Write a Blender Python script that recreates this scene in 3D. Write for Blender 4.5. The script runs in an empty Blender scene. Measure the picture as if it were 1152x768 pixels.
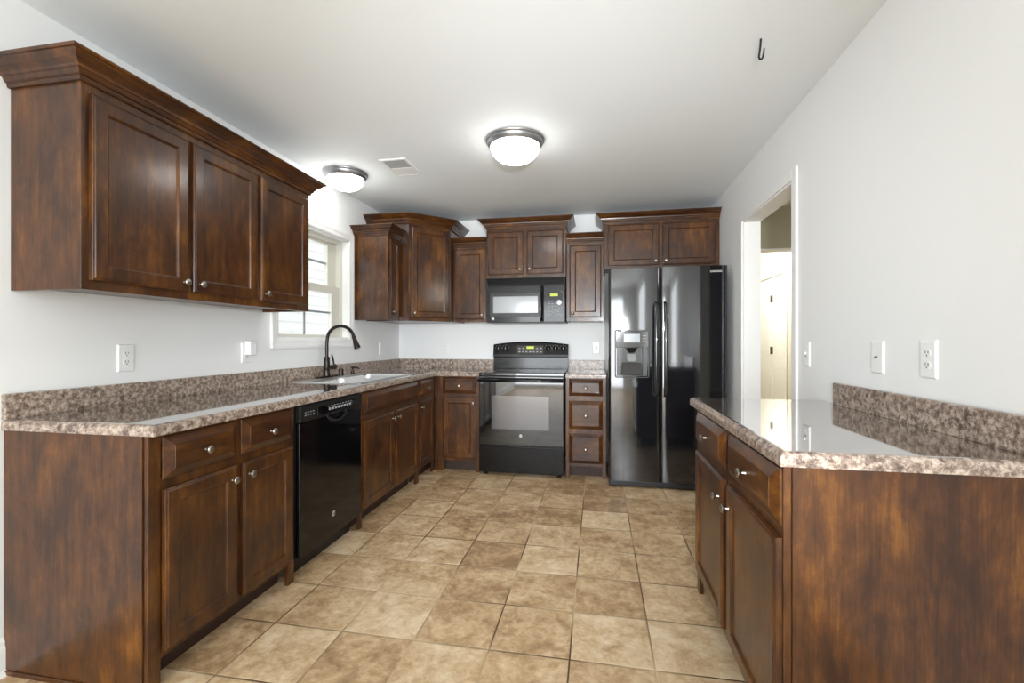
import bpy, bmesh, math
from mathutils import Vector, Matrix

# ------------------------------------------------------------------ camera, sky, lights, exposure
scn = bpy.context.scene
COL = scn.collection
PI = math.pi

cam_d = bpy.data.cameras.new('camera')
cam_d.sensor_width = 36.0
cam_d.lens = 517.4 / 1152 * 36.0
cam_d.shift_y = -0.7 / 1152
cam_d.clip_start = 0.02
cam = bpy.data.objects.new('camera', cam_d)
COL.objects.link(cam)
cam.location = (0, 0, 1.197)
cam.rotation_euler = (PI / 2, 0, math.atan((671.97 - 576) / 517.4))
scn.camera = cam

scn.view_settings.view_transform = 'Standard'
scn.view_settings.look = 'None'
scn.view_settings.exposure = 0.36
scn.view_settings.gamma = 1.0
scn.view_settings.use_curve_mapping = False

world = bpy.data.worlds.new('sky')
scn.world = world
world.use_nodes = True
wn = world.node_tree.nodes
wn['Background'].inputs['Color'].default_value = (0.97, 0.985, 1.0, 1)
wn['Background'].inputs['Strength'].default_value = 1.75


def area_light(name, loc, rot, sx, sy, power, color):
    d = bpy.data.lights.new(name, 'AREA')
    d.shape = 'RECTANGLE'
    d.size, d.size_y = sx, sy
    d.energy = power
    d.color = color
    o = bpy.data.objects.new(name, d)
    o.location = loc
    o.rotation_euler = rot
    COL.objects.link(o)
    return o


def point_light(name, loc, power, color, r=0.1):
    d = bpy.data.lights.new(name, 'POINT')
    d.energy = power
    d.color = color
    d.shadow_soft_size = r
    o = bpy.data.objects.new(name, d)
    o.location = loc
    COL.objects.link(o)
    return o


# area lights added behind the camera as daylight fill; no openings are built
area_light('rear_daylight_fill', (-0.97, -3.60, 1.15), (PI / 2, 0, 0), 2.2, 2.1, 120, (0.89, 0.945, 1.0))
area_light('side_fill', (1.045, -1.2, 1.45), (PI / 2, 0, PI / 2), 2.0, 1.5, 40, (0.89, 0.945, 1.0))
# fill spot added beside the camera like a flash, aimed level down the room
fl = bpy.data.lights.new('flash_fill', 'SPOT')
fl.energy = 270
fl.color = (0.91, 0.955, 1.0)
fl.spot_size = math.radians(78)
fl.spot_blend = 1.0
fl.shadow_soft_size = 0.06
flo = bpy.data.objects.new('flash_fill', fl)
flo.location = (0.20, -0.35, 1.40)
flo.rotation_euler = (Vector((-0.6, 4.0, 1.40)) - flo.location).to_track_quat('-Z', 'Y').to_euler()
COL.objects.link(flo)
# unseen point lights added to brighten the rooms beyond the doorway
point_light('hall_fill', (1.75, 6.1, 2.2), 30, (1.0, 0.96, 0.88), 0.12)
point_light('dining_fill', (2.9, 2.6, 2.1), 22, (1.0, 0.95, 0.86), 0.15)
LAMP_STRENGTH = 12.5

# ------------------------------------------------------------------ materials
MATS = {}


def new_mat(name):
    m = bpy.data.materials.new(name)
    m.use_nodes = True
    nt = m.node_tree
    b = nt.nodes['Principled BSDF']
    MATS[name] = m
    return m, nt, b


def lin(r, g, b):
    def f(c):
        c /= 255.0
        return c / 12.92 if c <= 0.04045 else ((c + 0.055) / 1.055) ** 2.4
    return (f(r), f(g), f(b), 1)


def plain(name, col, rough=0.5, metal=0.0, coat=0.0, emit=None, estr=0.0, var=0.0, spec=0.5, bump=0.0, bscale=200, cior=1.5):
    m, nt, b = new_mat(name)
    b.inputs['Base Color'].default_value = col
    b.inputs['Roughness'].default_value = rough
    b.inputs['Metallic'].default_value = metal
    b.inputs['Specular IOR Level'].default_value = spec
    if coat:
        b.inputs['Coat Weight'].default_value = coat
        b.inputs['Coat Roughness'].default_value = 0.05
        b.inputs['Coat IOR'].default_value = cior
    if emit:
        b.inputs['Emission Color'].default_value = emit
        b.inputs['Emission Strength'].default_value = estr
    tc = nt.nodes.new('ShaderNodeTexCoord')
    if var:
        n = nt.nodes.new('ShaderNodeTexNoise')
        n.inputs['Scale'].default_value = 3.0
        n.inputs['Detail'].default_value = 4
        nt.links.new(tc.outputs['Object'], n.inputs['Vector'])
        mx = nt.nodes.new('ShaderNodeMix')
        mx.data_type = 'RGBA'
        mx.inputs[6].default_value = tuple(c * (1 - var) for c in col[:3]) + (1,)
        mx.inputs[7].default_value = tuple(min(1, c * (1 + var)) for c in col[:3]) + (1,)
        nt.links.new(n.outputs['Fac'], mx.inputs[0])
        nt.links.new(mx.outputs[2], b.inputs['Base Color'])
    if bump:
        n = nt.nodes.new('ShaderNodeTexNoise')
        n.inputs['Scale'].default_value = bscale
        n.inputs['Detail'].default_value = 3
        nt.links.new(tc.outputs['Object'], n.inputs['Vector'])
        bp = nt.nodes.new('ShaderNodeBump')
        bp.inputs['Strength'].default_value = bump
        bp.inputs['Distance'].default_value = 0.002
        nt.links.new(n.outputs['Fac'], bp.inputs['Height'])
        nt.links.new(bp.outputs['Normal'], b.inputs['Normal'])
    return m


def ramp(nt, stops):
    r = nt.nodes.new('ShaderNodeValToRGB')
    el = r.color_ramp.elements
    while len(el) < len(stops):
        el.new(0.5)
    for e, (p, c) in zip(el, stops):
        e.position = p
        e.color = c
    return r


def wood(name, axis, dark=0.0):
    """stained alder, grain along the given local axis"""
    m, nt, b = new_mat(name)
    L = nt.links.new
    tc = nt.nodes.new('ShaderNodeTexCoord')
    oi = nt.nodes.new('ShaderNodeObjectInfo')
    sc = nt.nodes.new('ShaderNodeVectorMath')
    sc.operation = 'SCALE'
    sc.inputs[0].default_value = (13.0, 7.0, 17.0)
    L(oi.outputs['Random'], sc.inputs['Scale'])
    ad = nt.nodes.new('ShaderNodeVectorMath')
    ad.operation = 'ADD'
    L(tc.outputs['Object'], ad.inputs[0])
    L(sc.outputs[0], ad.inputs[1])

    def noise(sx, sl, detail, rough=0.6, dist=0.0):
        mp = nt.nodes.new('ShaderNodeMapping')
        s = [sx, sx, sx]
        s[axis] = sl
        mp.inputs['Scale'].default_value = s
        L(ad.outputs[0], mp.inputs['Vector'])
        n = nt.nodes.new('ShaderNodeTexNoise')
        n.inputs['Scale'].default_value = 1.0
        n.inputs['Detail'].default_value = detail
        n.inputs['Roughness'].default_value = rough
        n.inputs['Distortion'].default_value = dist
        L(mp.outputs[0], n.inputs['Vector'])
        return n.outputs['Fac']
    blotch = noise(7.0, 3.6, 6, 0.68, 0.3)
    streak = noise(32.0, 3.4, 6, 0.68, 0.1)
    fine = noise(190.0, 9.0, 3)

    def mix(a, b_, f):
        x = nt.nodes.new('ShaderNodeMix')
        x.data_type = 'FLOAT'
        x.inputs[0].default_value = f
        L(a, x.inputs[2])
        L(b_, x.inputs[3])
        return x.outputs[0]
    v = mix(mix(blotch, streak, 0.36), fine, 0.14)
    r = ramp(nt, [(0.31, lin(33 - dark, 18, 11)), (0.44, lin(54 - dark, 30, 15)), (0.54, lin(80 - dark, 47, 18)),
                  (0.68, lin(126 - dark, 80, 27))])
    L(v, r.inputs['Fac'])
    L(r.outputs['Color'], b.inputs['Base Color'])
    b.inputs['Roughness'].default_value = 0.34
    b.inputs['Coat Weight'].default_value = 0.38
    b.inputs['Coat Roughness'].default_value = 0.16
    b.inputs['Specular IOR Level'].default_value = 0.3
    bp = nt.nodes.new('ShaderNodeBump')
    bp.inputs['Strength'].default_value = 0.12
    bp.inputs['Distance'].default_value = 0.002
    L(streak, bp.inputs['Height'])
    L(bp.outputs['Normal'], b.inputs['Normal'])
    L(bp.outputs['Normal'], b.inputs['Coat Normal'])
    return m


def laminate(name, polished):
    m, nt, b = new_mat(name)
    L = nt.links.new
    tc = nt.nodes.new('ShaderNodeTexCoord')

    def noise(scale, detail, rough=0.6, dist=0.0):
        n = nt.nodes.new('ShaderNodeTexNoise')
        n.inputs['Scale'].default_value = scale
        n.inputs['Detail'].default_value = detail
        n.inputs['Roughness'].default_value = rough
        n.inputs['Distortion'].default_value = dist
        L(tc.outputs['Object'], n.inputs['Vector'])
        return n.outputs['Fac']
    a = noise(48, 7, 0.80, 0.2)
    r1 = ramp(nt, [(0.37, lin(44, 36, 35)), (0.45, lin(104, 88, 80)), (0.52, lin(160, 142, 128)), (0.60, lin(208, 196, 182)), (0.68, lin(150, 136, 126))])
    L(a, r1.inputs['Fac'])
    c = noise(15, 5, 0.65, 0.8)
    r2 = ramp(nt, [(0.38, lin(96, 78, 66)), (0.50, lin(140, 118, 100)), (0.62, lin(178, 160, 142))])
    L(c, r2.inputs['Fac'])
    mx = nt.nodes.new('ShaderNodeMix')
    mx.data_type = 'RGBA'
    mx.inputs[0].default_value = 0.26
    L(r1.outputs['Color'], mx.inputs[6])
    L(r2.outputs['Color'], mx.inputs[7])
    vo = nt.nodes.new('ShaderNodeTexVoronoi')
    vo.inputs['Scale'].default_value = 130
    L(tc.outputs['Object'], vo.inputs['Vector'])
    r3 = ramp(nt, [(0.10, lin(60, 48, 46)), (0.24, (1, 1, 1, 1))])
    L(vo.outputs['Distance'], r3.inputs['Fac'])
    mu = nt.nodes.new('ShaderNodeMix')
    mu.data_type = 'RGBA'
    mu.blend_type = 'MULTIPLY'
    mu.inputs[0].default_value = 0.5
    L(mx.outputs[2], mu.inputs[6])
    L(r3.outputs['Color'], mu.inputs[7])
    L(mu.outputs[2], b.inputs['Base Color'])
    b.inputs['Roughness'].default_value = 0.16
    b.inputs['Coat Weight'].default_value = 0.6
    b.inputs['Coat Roughness'].default_value = 0.05
    if not polished:
        b.inputs['Roughness'].default_value = 0.3
        b.inputs['Coat Weight'].default_value = 0.15
        return m
    # polished surface: the reflectance climbs steeply toward grazing view
    lw = nt.nodes.new('ShaderNodeLayerWeight')
    lw.inputs['Blend'].default_value = 0.5
    fr = ramp(nt, [(0.35, (0, 0, 0, 1)), (0.66, (0.34, 0.34, 0.34, 1)), (0.80, (0.70, 0.70, 0.70, 1)), (1.0, (0.92, 0.92, 0.92, 1))])
    L(lw.outputs['Facing'], fr.inputs['Fac'])
    gl = nt.nodes.new('ShaderNodeBsdfGlossy')
    gl.inputs['Roughness'].default_value = 0.03
    ms = nt.nodes.new('ShaderNodeMixShader')
    L(fr.outputs['Color'], ms.inputs[0])
    L(b.outputs[0], ms.inputs[1])
    L(gl.outputs[0], ms.inputs[2])
    L(ms.outputs[0], nt.nodes['Material Output'].inputs['Surface'])
    return m


def floor_tile():
    m, nt, b = new_mat('floor_tile')
    L = nt.links.new
    P = 0.3105

    def math_(op, a, bb=None, c=None):
        n = nt.nodes.new('ShaderNodeMath')
        n.operation = op
        for i, v in enumerate((a, bb, c)):
            if v is None:
                continue
            if isinstance(v, (int, float)):
                n.inputs[i].default_value = v
            else:
                L(v, n.inputs[i])
        return n.outputs[0]
    tc = nt.nodes.new('ShaderNodeTexCoord')
    sp = nt.nodes.new('ShaderNodeSeparateXYZ')
    L(tc.outputs['Object'], sp.inputs[0])
    tx = math_('DIVIDE', math_('SUBTRACT', sp.outputs['X'], -0.1025), P)
    ty = math_('DIVIDE', math_('SUBTRACT', sp.outputs['Y'], 1.738), P)
    fx, fy = math_('FRACT', tx), math_('FRACT', ty)
    ex = math_('MINIMUM', fx, math_('SUBTRACT', 1.0, fx))
    ey = math_('MINIMUM', fy, math_('SUBTRACT', 1.0, fy))
    edge = math_('MINIMUM', ex, ey)
    cid = nt.nodes.new('ShaderNodeCombineXYZ')
    L(math_('FLOOR', tx), cid.inputs[0])
    L(math_('FLOOR', ty), cid.inputs[1])
    wnz = nt.nodes.new('ShaderNodeTexWhiteNoise')
    wnz.noise_dimensions = '2D'
    L(cid.outputs[0], wnz.inputs['Vector'])
    off = nt.nodes.new('ShaderNodeVectorMath')
    off.operation = 'MULTIPLY_ADD'
    off.inputs[1].default_value = (9, 9, 9)
    L(wnz.outputs['Color'], off.inputs[0])
    L(tc.outputs['Object'], off.inputs[2])

    def noise(scale, detail, rough, dist):
        n = nt.nodes.new('ShaderNodeTexNoise')
        n.inputs['Scale'].default_value = scale
        n.inputs['Detail'].default_value = detail
        n.inputs['Roughness'].default_value = rough
        n.inputs['Distortion'].default_value = dist
        L(off.outputs[0], n.inputs['Vector'])
        return n.outputs['Fac']
    n1 = noise(6.5, 7, 0.66, 0.5)
    n2 = noise(32, 6, 0.7, 0.4)
    v = math_('ADD', math_('MULTIPLY', n1, 0.6), math_('MULTIPLY', n2, 0.4))
    v = math_('ADD', v, math_('MULTIPLY', math_('SUBTRACT', wnz.outputs['Value'], 0.5), 0.16))
    r = ramp(nt, [(0.36, lin(150, 119, 85)), (0.46, lin(186, 155, 117)), (0.54, lin(208, 180, 142)), (0.66, lin(229, 208, 176))])
    L(v, r.inputs['Fac'])
    grout = math_('LESS_THAN', edge, 0.0105)
    gn = nt.nodes.new('ShaderNodeTexNoise')
    gn.inputs['Scale'].default_value = 1.7
    L(tc.outputs['Object'], gn.inputs['Vector'])
    gr = ramp(nt, [(0.42, lin(92, 70, 48)), (0.58, lin(196, 172, 136))])
    L(gn.outputs['Fac'], gr.inputs['Fac'])
    mx = nt.nodes.new('ShaderNodeMix')
    mx.data_type = 'RGBA'
    L(grout, mx.inputs[0])
    L(r.outputs['Color'], mx.inputs[6])
    L(gr.outputs['Color'], mx.inputs[7])
    L(mx.outputs[2], b.inputs['Base Color'])
    b.inputs['Roughness'].default_value = 0.42
    bp = nt.nodes.new('ShaderNodeBump')
    bp.inputs['Strength'].default_value = 0.35
    bp.inputs['Distance'].default_value = 0.004
    sm = nt.nodes.new('ShaderNodeMapRange')
    sm.inputs['From Min'].default_value = 0.006
    sm.inputs['From Max'].default_value = 0.022
    L(edge, sm.inputs['Value'])
    hh = math_('ADD', sm.outputs['Result'], math_('MULTIPLY', n2, 0.25))
    L(hh, bp.inputs['Height'])
    L(bp.outputs['Normal'], b.inputs['Normal'])
    return m


def glass_mat(name):
    m = bpy.data.materials.new(name)
    m.use_nodes = True
    nt = m.node_tree
    nt.nodes.remove(nt.nodes['Principled BSDF'])
    out = nt.nodes['Material Output']
    tr = nt.nodes.new('ShaderNodeBsdfTransparent')
    tr.inputs[0].default_value = (0.95, 0.97, 0.97, 1)
    gl = nt.nodes.new('ShaderNodeBsdfGlossy')
    gl.inputs['Roughness'].default_value = 0.02
    mx = nt.nodes.new('ShaderNodeMixShader')
    mx.inputs[0].default_value = 0.05
    nt.links.new(tr.outputs[0], mx.inputs[1])
    nt.links.new(gl.outputs[0], mx.inputs[2])
    nt.links.new(mx.outputs[0], out.inputs['Surface'])
    MATS[name] = m
    return m


def siding():
    m, nt, b = new_mat('lap_siding')
    b.inputs['Base Color'].default_value = lin(206, 206, 204)
    b.inputs['Roughness'].default_value = 0.6
    return m


M_wall = plain('wall_paint', lin(236, 237, 236), 0.6, var=0.012, bump=0.04)
M_ceil = plain('ceiling_paint', lin(235, 239, 240), 0.75, var=0.012, bump=0.05)
M_khaki = plain('khaki_paint', lin(176, 172, 148), 0.7, var=0.02)
M_cream = plain('hall_paint', lin(226, 222, 208), 0.7, var=0.02)
M_trim = plain('trim_paint', lin(238, 238, 236), 0.5, var=0.01)
M_woodz = wood('stained_wood_upright', 2)
M_woodx = wood('stained_wood_level', 0)
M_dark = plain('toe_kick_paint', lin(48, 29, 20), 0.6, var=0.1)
M_tile = floor_tile()
M_lam = laminate('granite_laminate_polished', True)
M_lamedge = laminate('granite_laminate_satin', False)
M_black = plain('black_enamel', lin(8, 8, 10), 0.10, coat=0.15, var=0.04, cior=1.5, spec=0.3)
M_fridge = plain('black_fridge_enamel', lin(20, 21, 25), 0.09, coat=1.0, var=0.04, spec=0.5, cior=1.6)
M_blackm = plain('black_plastic', lin(20, 20, 21), 0.35, var=0.05)
M_glass = plain('black_glass', lin(8, 8, 10), 0.03, coat=0.8, spec=0.5, var=0.02, cior=1.6)
M_ovenwin = plain('oven_window_glass', lin(76, 75, 80), 0.07, coat=1.0, spec=1.0, var=0.04)
M_mwwin = plain('microwave_window_glass', lin(128, 131, 134), 0.12, coat=1.0, spec=1.0, var=0.04)
M_grey = plain('grey_print', lin(150, 150, 152), 0.5, var=0.04)
M_recess = plain('dispenser_grey', lin(52, 50, 48), 0.45, var=0.06)
M_steel = plain('stainless_steel', lin(226, 226, 226), 0.3, metal=1.0, var=0.05)
M_bronze = plain('oil_rubbed_bronze', lin(46, 40, 37), 0.28, metal=0.7, var=0.15)
M_nickel = plain('knob_nickel', lin(160, 154, 147), 0.3, metal=1.0, var=0.05)
M_fix = plain('brushed_lamp_metal', lin(150, 150, 152), 0.35, metal=0.85, var=0.06)
M_white = plain('white_plastic', lin(238, 238, 236), 0.35, var=0.01)
M_slot = plain('slot_shadow_plastic', lin(96, 94, 92), 0.6, var=0.05)
M_vent = plain('vent_grey', lin(150, 150, 148), 0.5, var=0.04)
M_lamp = plain('lit_lamp_glass', lin(250, 248, 242), 0.3, emit=(1.0, 0.99, 0.97, 1), estr=LAMP_STRENGTH, var=0.01)
M_led = plain('green_display', lin(60, 66, 10), 0.4, emit=(0.62, 0.72, 0.04, 1), estr=0.75, var=0.05)
M_lcd = plain('grey_lcd', lin(120, 124, 128), 0.25, coat=0.5, var=0.05)
M_vinyl = plain('window_vinyl', lin(214, 212, 200), 0.4, var=0.02)
M_muntin = plain('window_muntin', lin(150, 156, 160), 0.5, var=0.03)
M_brass = plain('hinge_metal', lin(86, 80, 66), 0.4, metal=0.8, var=0.1)
M_iron = plain('black_iron', lin(24, 24, 24), 0.45, var=0.1)
M_pane = glass_mat('window_glass')
M_siding = siding()
M_foil = plain('logo_silver', lin(214, 214, 214), 0.3, metal=0.6, var=0.02)


# ------------------------------------------------------------------ mesh builder
class MB:
    def __init__(self):
        self.bm = bmesh.new()

    def _merge(self, t):
        me = bpy.data.meshes.new('tmp')
        t.to_mesh(me)
        t.free()
        self.bm.from_mesh(me)
        bpy.data.meshes.remove(me)

    def box(self, x0, x1, y0, y1, z0, z1, bev=0.0, seg=2):
        t = bmesh.new()
        bmesh.ops.create_cube(t, size=1.0)
        for v in t.verts:
            v.co = Vector(((x0 + x1) / 2 + v.co.x * (x1 - x0), (y0 + y1) / 2 + v.co.y * (y1 - y0), (z0 + z1) / 2 + v.co.z * (z1 - z0)))
        if bev:
            bmesh.ops.bevel(t, geom=t.edges[:], offset=bev, segments=seg, profile=0.5, affect='EDGES')
        self._merge(t)
        return self

    def loft(self, rings, cap0=True, cap1=True, closed=True, smooth=False):
        vs = [[self.bm.verts.new(p) for p in r] for r in rings]
        n = len(rings[0])
        for a, b in zip(vs, vs[1:]):
            for i in range(n if closed else n - 1):
                j = (i + 1) % n
                try:
                    self.bm.faces.new((a[i], a[j], b[j], b[i])).smooth = smooth
                except ValueError:
                    pass
        if cap0:
            self.bm.faces.new(list(reversed(vs[0])))
        if cap1:
            self.bm.faces.new(vs[-1])
        return self

    def rect_rings(self, x0, x1, z0, z1, prof, cap1=True):
        """nested upright rectangles, prof = [(inset, y)]; y runs toward the viewer as it gets smaller"""
        rings = [[(x0 + i, y, z0 + i), (x1 - i, y, z0 + i), (x1 - i, y, z1 - i), (x0 + i, y, z1 - i)] for i, y in prof]
        return self.loft(rings, True, cap1)

    def lathe(self, origin, axis, prof, n=24):
        """prof = [(distance along axis, radius)]"""
        ax = Vector(axis).normalized()
        ref = Vector((0, 0, 1)) if abs(ax.z) < 0.9 else Vector((1, 0, 0))
        u = ax.cross(ref).normalized()
        w = ax.cross(u)
        o = Vector(origin)
        rings = []
        for d, r in prof:
            rings.append([o + ax * d + (u * math.cos(2 * PI * k / n) + w * math.sin(2 * PI * k / n)) * max(r, 1e-4) for k in range(n)])
        return self.loft(rings, smooth=True)

    def tube(self, pts, radii, n=14):
        pts = [Vector(p) for p in pts]
        if isinstance(radii, (int, float)):
            radii = [radii] * len(pts)
        rings = []
        prev = None
        for i, p in enumerate(pts):
            t = (pts[min(i + 1, len(pts) - 1)] - pts[max(i - 1, 0)]).normalized()
            if prev is None:
                ref = Vector((0, 0, 1)) if abs(t.z) < 0.9 else Vector((1, 0, 0))
                u = t.cross(ref).normalized()
            else:
                u = (prev - t * prev.dot(t)).normalized()
            prev = u
            w = t.cross(u)
            rings.append([p + (u * math.cos(2 * PI * k / n) + w * math.sin(2 * PI * k / n)) * radii[i] for k in range(n)])
        return self.loft(rings, smooth=True)

    def prism(self, poly, z0, z1, smooth=False):
        self.loft([[(x, y, z0) for x, y in poly], [(x, y, z1) for x, y in poly]], smooth=smooth)
        return self

    def extrude_profile(self, prof, axis, a0, a1):
        """closed 2D profile extruded along x ('x': prof=(y,z)), or along y ('y': prof=(x,z))"""
        if axis == 'x':
            self.loft([[(a0, p, q) for p, q in prof], [(a1, p, q) for p, q in prof]])
        else:
            self.loft([[(p, a0, q) for p, q in prof], [(p, a1, q) for p, q in prof]])
        return self

    def sweep(self, path, prof):
        """mitred moulding: path = 2D points, outward on the right-hand side; prof = [(out, z)] open, closed at the inside"""
        P = [Vector(p) for p in path]
        nrm = []
        for a, b in zip(P, P[1:]):
            d = (b - a).normalized()
            nrm.append(Vector((d.y, -d.x)))
        mit = []
        for i in range(len(P)):
            if i == 0:
                mit.append(nrm[0])
            elif i == len(P) - 1:
                mit.append(nrm[-1])
            else:
                s = nrm[i - 1] + nrm[i]
                mit.append(s / s.dot(nrm[i]))
        rings = []
        for p, mvec in zip(P, mit):
            rings.append([(p.x + mvec.x * o, p.y + mvec.y * o, z) for o, z in prof])
        return self.loft(rings)

    def build(self, name, mat, parent=None, label=None, angle=38):
        bmesh.ops.remove_doubles(self.bm, verts=self.bm.verts[:], dist=1e-6)
        bmesh.ops.recalc_face_normals(self.bm, faces=self.bm.faces[:])
        lim = math.radians(angle)
        for e in self.bm.edges:
            if len(e.link_faces) == 2 and e.calc_face_angle(0) > lim:
                e.smooth = False
        me = bpy.data.meshes.new(name)
        self.bm.to_mesh(me)
        self.bm.free()
        me.materials.append(mat)
        o = bpy.data.objects.new(name, me)
        COL.objects.link(o)
        if parent is not None:
            o.parent = parent
        if label:
            o['label'] = label
        return o


def thing(name, label, cat, loc=(0, 0, 0), rotz=0.0, group=None):
    o = bpy.data.objects.new(name, None)
    o.empty_display_size = 0.1
    COL.objects.link(o)
    o.location = loc
    o.rotation_euler = (0, 0, rotz)
    o['label'] = label
    o['category'] = cat
    if group:
        o['group'] = group
    return o


def struct(name, mb, mat, parent=None, label=None, cat=None):
    o = mb.build(name, mat, parent)
    if parent is None:
        o['kind'] = 'structure'
        if label:
            o['label'] = label
        if cat:
            o['category'] = cat
    return o


def text_mesh(name, body, size, mat, parent, loc, rot, depth=0.0006, label=None, shear=0.0, width=None):
    cu = bpy.data.curves.new('lettering', 'FONT')
    cu.body = body
    cu.size = size
    cu.extrude = depth
    cu.offset = size * 0.02
    cu.shear = shear
    cu.align_x = 'CENTER'
    cu.align_y = 'CENTER'
    t = bpy.data.objects.new('lettering', cu)
    COL.objects.link(t)
    bpy.context.view_layer.update()
    dg = bpy.context.evaluated_depsgraph_get()
    me = bpy.data.meshes.new_from_object(t.evaluated_get(dg))
    bpy.data.objects.remove(t)
    me.name = name
    me.materials.clear()
    me.materials.append(mat)
    xs = [v.co.x for v in me.vertices]
    k = 1.0
    if width:
        k = width / (max(xs) - min(xs))
    me.transform(Matrix.Translation(loc) @ rot.to_4x4() @ Matrix.Diagonal((k, 1, 1, 1)))
    o = bpy.data.objects.new(name, me)
    COL.objects.link(o)
    o.parent = parent
    if label:
        o['label'] = label
    return o


ROT_FRONT = Matrix.Rotation(PI / 2, 3, 'X')          # text plane facing local -y

# ------------------------------------------------------------------ the setting
XL, XR, YB, H = -2.102, 1.057, 4.66, 2.4576
YF = -3.70           # wall behind the camera
XO, YO = 4.2, 8.0    # far limits of the rooms beyond the doorway

struct('floor', MB().box(-2.3, XO + 0.12, YF - 0.12, YO + 0.12, -0.08, 0.0), M_tile, label='beige stone look floor tiles laid in a square grid', cat='floor')
struct('ceiling', MB().box(-2.25, XO + 0.12, YF - 0.12, YO + 0.12, H, H + 0.1), M_ceil, label='plain white ceiling over the kitchen', cat='ceiling')

# left wall with the window opening
WY0, WY1, WZ0, WZ1 = 2.733, 3.624, 1.213, 2.049
b = MB()
XW = XL - 0.14
b.box(XW, XL, YF, WY0, 0, H)
b.box(XW, XL, WY0, WY1, 0, WZ0)
b.box(XW, XL, WY0, WY1, WZ1, H)
b.box(XW, XL, WY1, YB, 0, H)
struct('wall_left', b, M_wall, label='white kitchen wall with the window above the sink', cat='wall')
struct('wall_back', MB().box(XW, XR + 0.115, YB, YB + 0.12, 0, H), M_wall, label='white wall behind the range and refrigerator', cat='wall')
DY0, DY1, DZ = 2.76, 3.645, 2.079
b = MB()
b.box(XR, XR + 0.115, YF, DY0, 0, H)
b.box(XR, XR + 0.115, DY0, DY1, DZ, H)
b.box(XR, XR + 0.115, DY1, YB, 0, H)
struct('wall_right', b, M_wall, label='plain white wall with the doorway beside the refrigerator', cat='wall')
struct('wall_front', MB().box(XW, XO, YF - 0.12, YF, 0, H), M_wall)
# rooms beyond the doorway
b = MB()
b.box(XR + 0.115, 1.36, 4.70, 4.80, 0, H)
b.box(1.36, 2.25, 4.70, 4.80, 2.064, H)
b.box(2.25, XO, 4.70, 4.80, 0, H)
struct('wall_dining', b, M_khaki, label='khaki wall seen through the doorway above a white lit passage', cat='wall')
b = MB()
b.box(2.25, 2.35, 4.80, 6.10, 0, H)
b.box(2.25, 2.35, 6.10, 7.05, 2.033, H)
b.box(2.25, 2.35, 7.05, YO, 0, H)
b.box(1.26, 1.36, 4.80, YO, 0, H)
b.box(1.26, 2.35, YO, YO + 0.1, 0, H)
struct('wall_hall', b, M_cream, label='cream hallway wall lit beyond the doorway', cat='wall')
struct('wall_east', MB().box(XO, XO + 0.1, YF, 4.8, 0, H), M_khaki)

# doorway casing and jambs
b = MB()
cx0, cx1 = XR - 0.012, XR + 0.0005
b.box(cx0, cx1, DY0 - 0.058, DY0, 0, DZ + 0.056, 0.003)
b.box(cx0, cx1, DY1, DY1 + 0.056, 0, DZ + 0.056, 0.003)
b.box(cx0, cx1, DY0, DY1, DZ, DZ + 0.056, 0.003)
b.box(XR, XR + 0.115, DY0, DY0 + 0.012, 0, DZ)
b.box(XR, XR + 0.115, DY1 - 0.012, DY1, 0, DZ)
b.box(XR, XR + 0.115, DY0 + 0.012, DY1 - 0.012, DZ - 0.012, DZ)
struct('trim_1', b, M_trim, label='white casing around the open doorway beside the refrigerator', cat='door casing')
# trim edge of the passage beyond
b = MB()
b.box(1.36, 2.25, 4.69, 4.81, 2.048, 2.064)
b.box(1.345, 1.36, 4.69, 4.81, 0, 2.064)
struct('trim_2', b, M_trim, label='white head trim of the passage beyond the doorway', cat='door casing')


def baseboard(name, prof_axis, a0, a1, xwall, sgn, label):
    pr = [(xwall, 0), (xwall + sgn * 0.014, 0), (xwall + sgn * 0.014, 0.095), (xwall + sgn * 0.010, 0.105), (xwall + sgn * 0.010, 0.118), (xwall + sgn * 0.004, 0.131), (xwall, 0.132)]
    q = MB().extrude_profile(pr, prof_axis, a0, a1)
    # shoe moulding
    q.extrude_profile([(xwall + sgn * 0.014, 0), (xwall + sgn * 0.027, 0), (xwall + sgn * 0.024, 0.010), (xwall + sgn * 0.014, 0.018)], prof_axis, a0, a1)
    return struct(name, q, M_trim, label=label, cat='baseboard')


baseboard('baseboard_left', 'y', YF, 1.297, XL, 1, 'white baseboard on the left wall in front of the cabinets')
baseboard('baseboard_right', 'y', YF, 1.25, XR, -1, 'white baseboard on the right wall before the peninsula')
baseboard('baseboard_front', 'x', XL, XR, YF, 1, 'white baseboard on the wall behind the viewer')

# folding closet door in the hall
door = thing('door_1', 'white folding closet door with dark hinges far beyond the doorway', 'door', (2.25, 6.10, 0))
door['kind'] = 'structure'
for y0, y1 in ((0.005, 0.465), (0.49, 0.945)):
    q = MB()
    q.box(0.015, 0.05, y0, y1, 0.012, 2.025, 0.003)
    for z0, z1 in ((0.15, 0.85), (0.98, 1.9)):
        q.box(0.011, 0.016, y0 + 0.08, y1 - 0.08, z0, z1, 0.002)
    q.build('door_leaf', M_trim, door)
for z in (1.749, 1.072, 0.3):
    q = MB()
    q.box(-0.004, 0.016, 0.452, 0.503, z - 0.045, z + 0.045, 0.002)
    q.lathe((-0.004, 0.478, z - 0.05), (0, 0, 1), [(0, 0.0), (0, 0.007), (0.1, 0.007), (0.1, 0.0)], 10)
    q.build('hinge', M_brass, door)
b = MB()
b.box(2.236, 2.2502, 6.04, 6.10, 0, 2.095)
b.box(2.236, 2.2502, 7.05, 7.11, 0, 2.095)
b.box(2.236, 2.2502, 6.10, 7.05, 2.033, 2.095)
struct('trim_3', b, M_trim, label='white casing around the folding closet door', cat='door casing')

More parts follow.
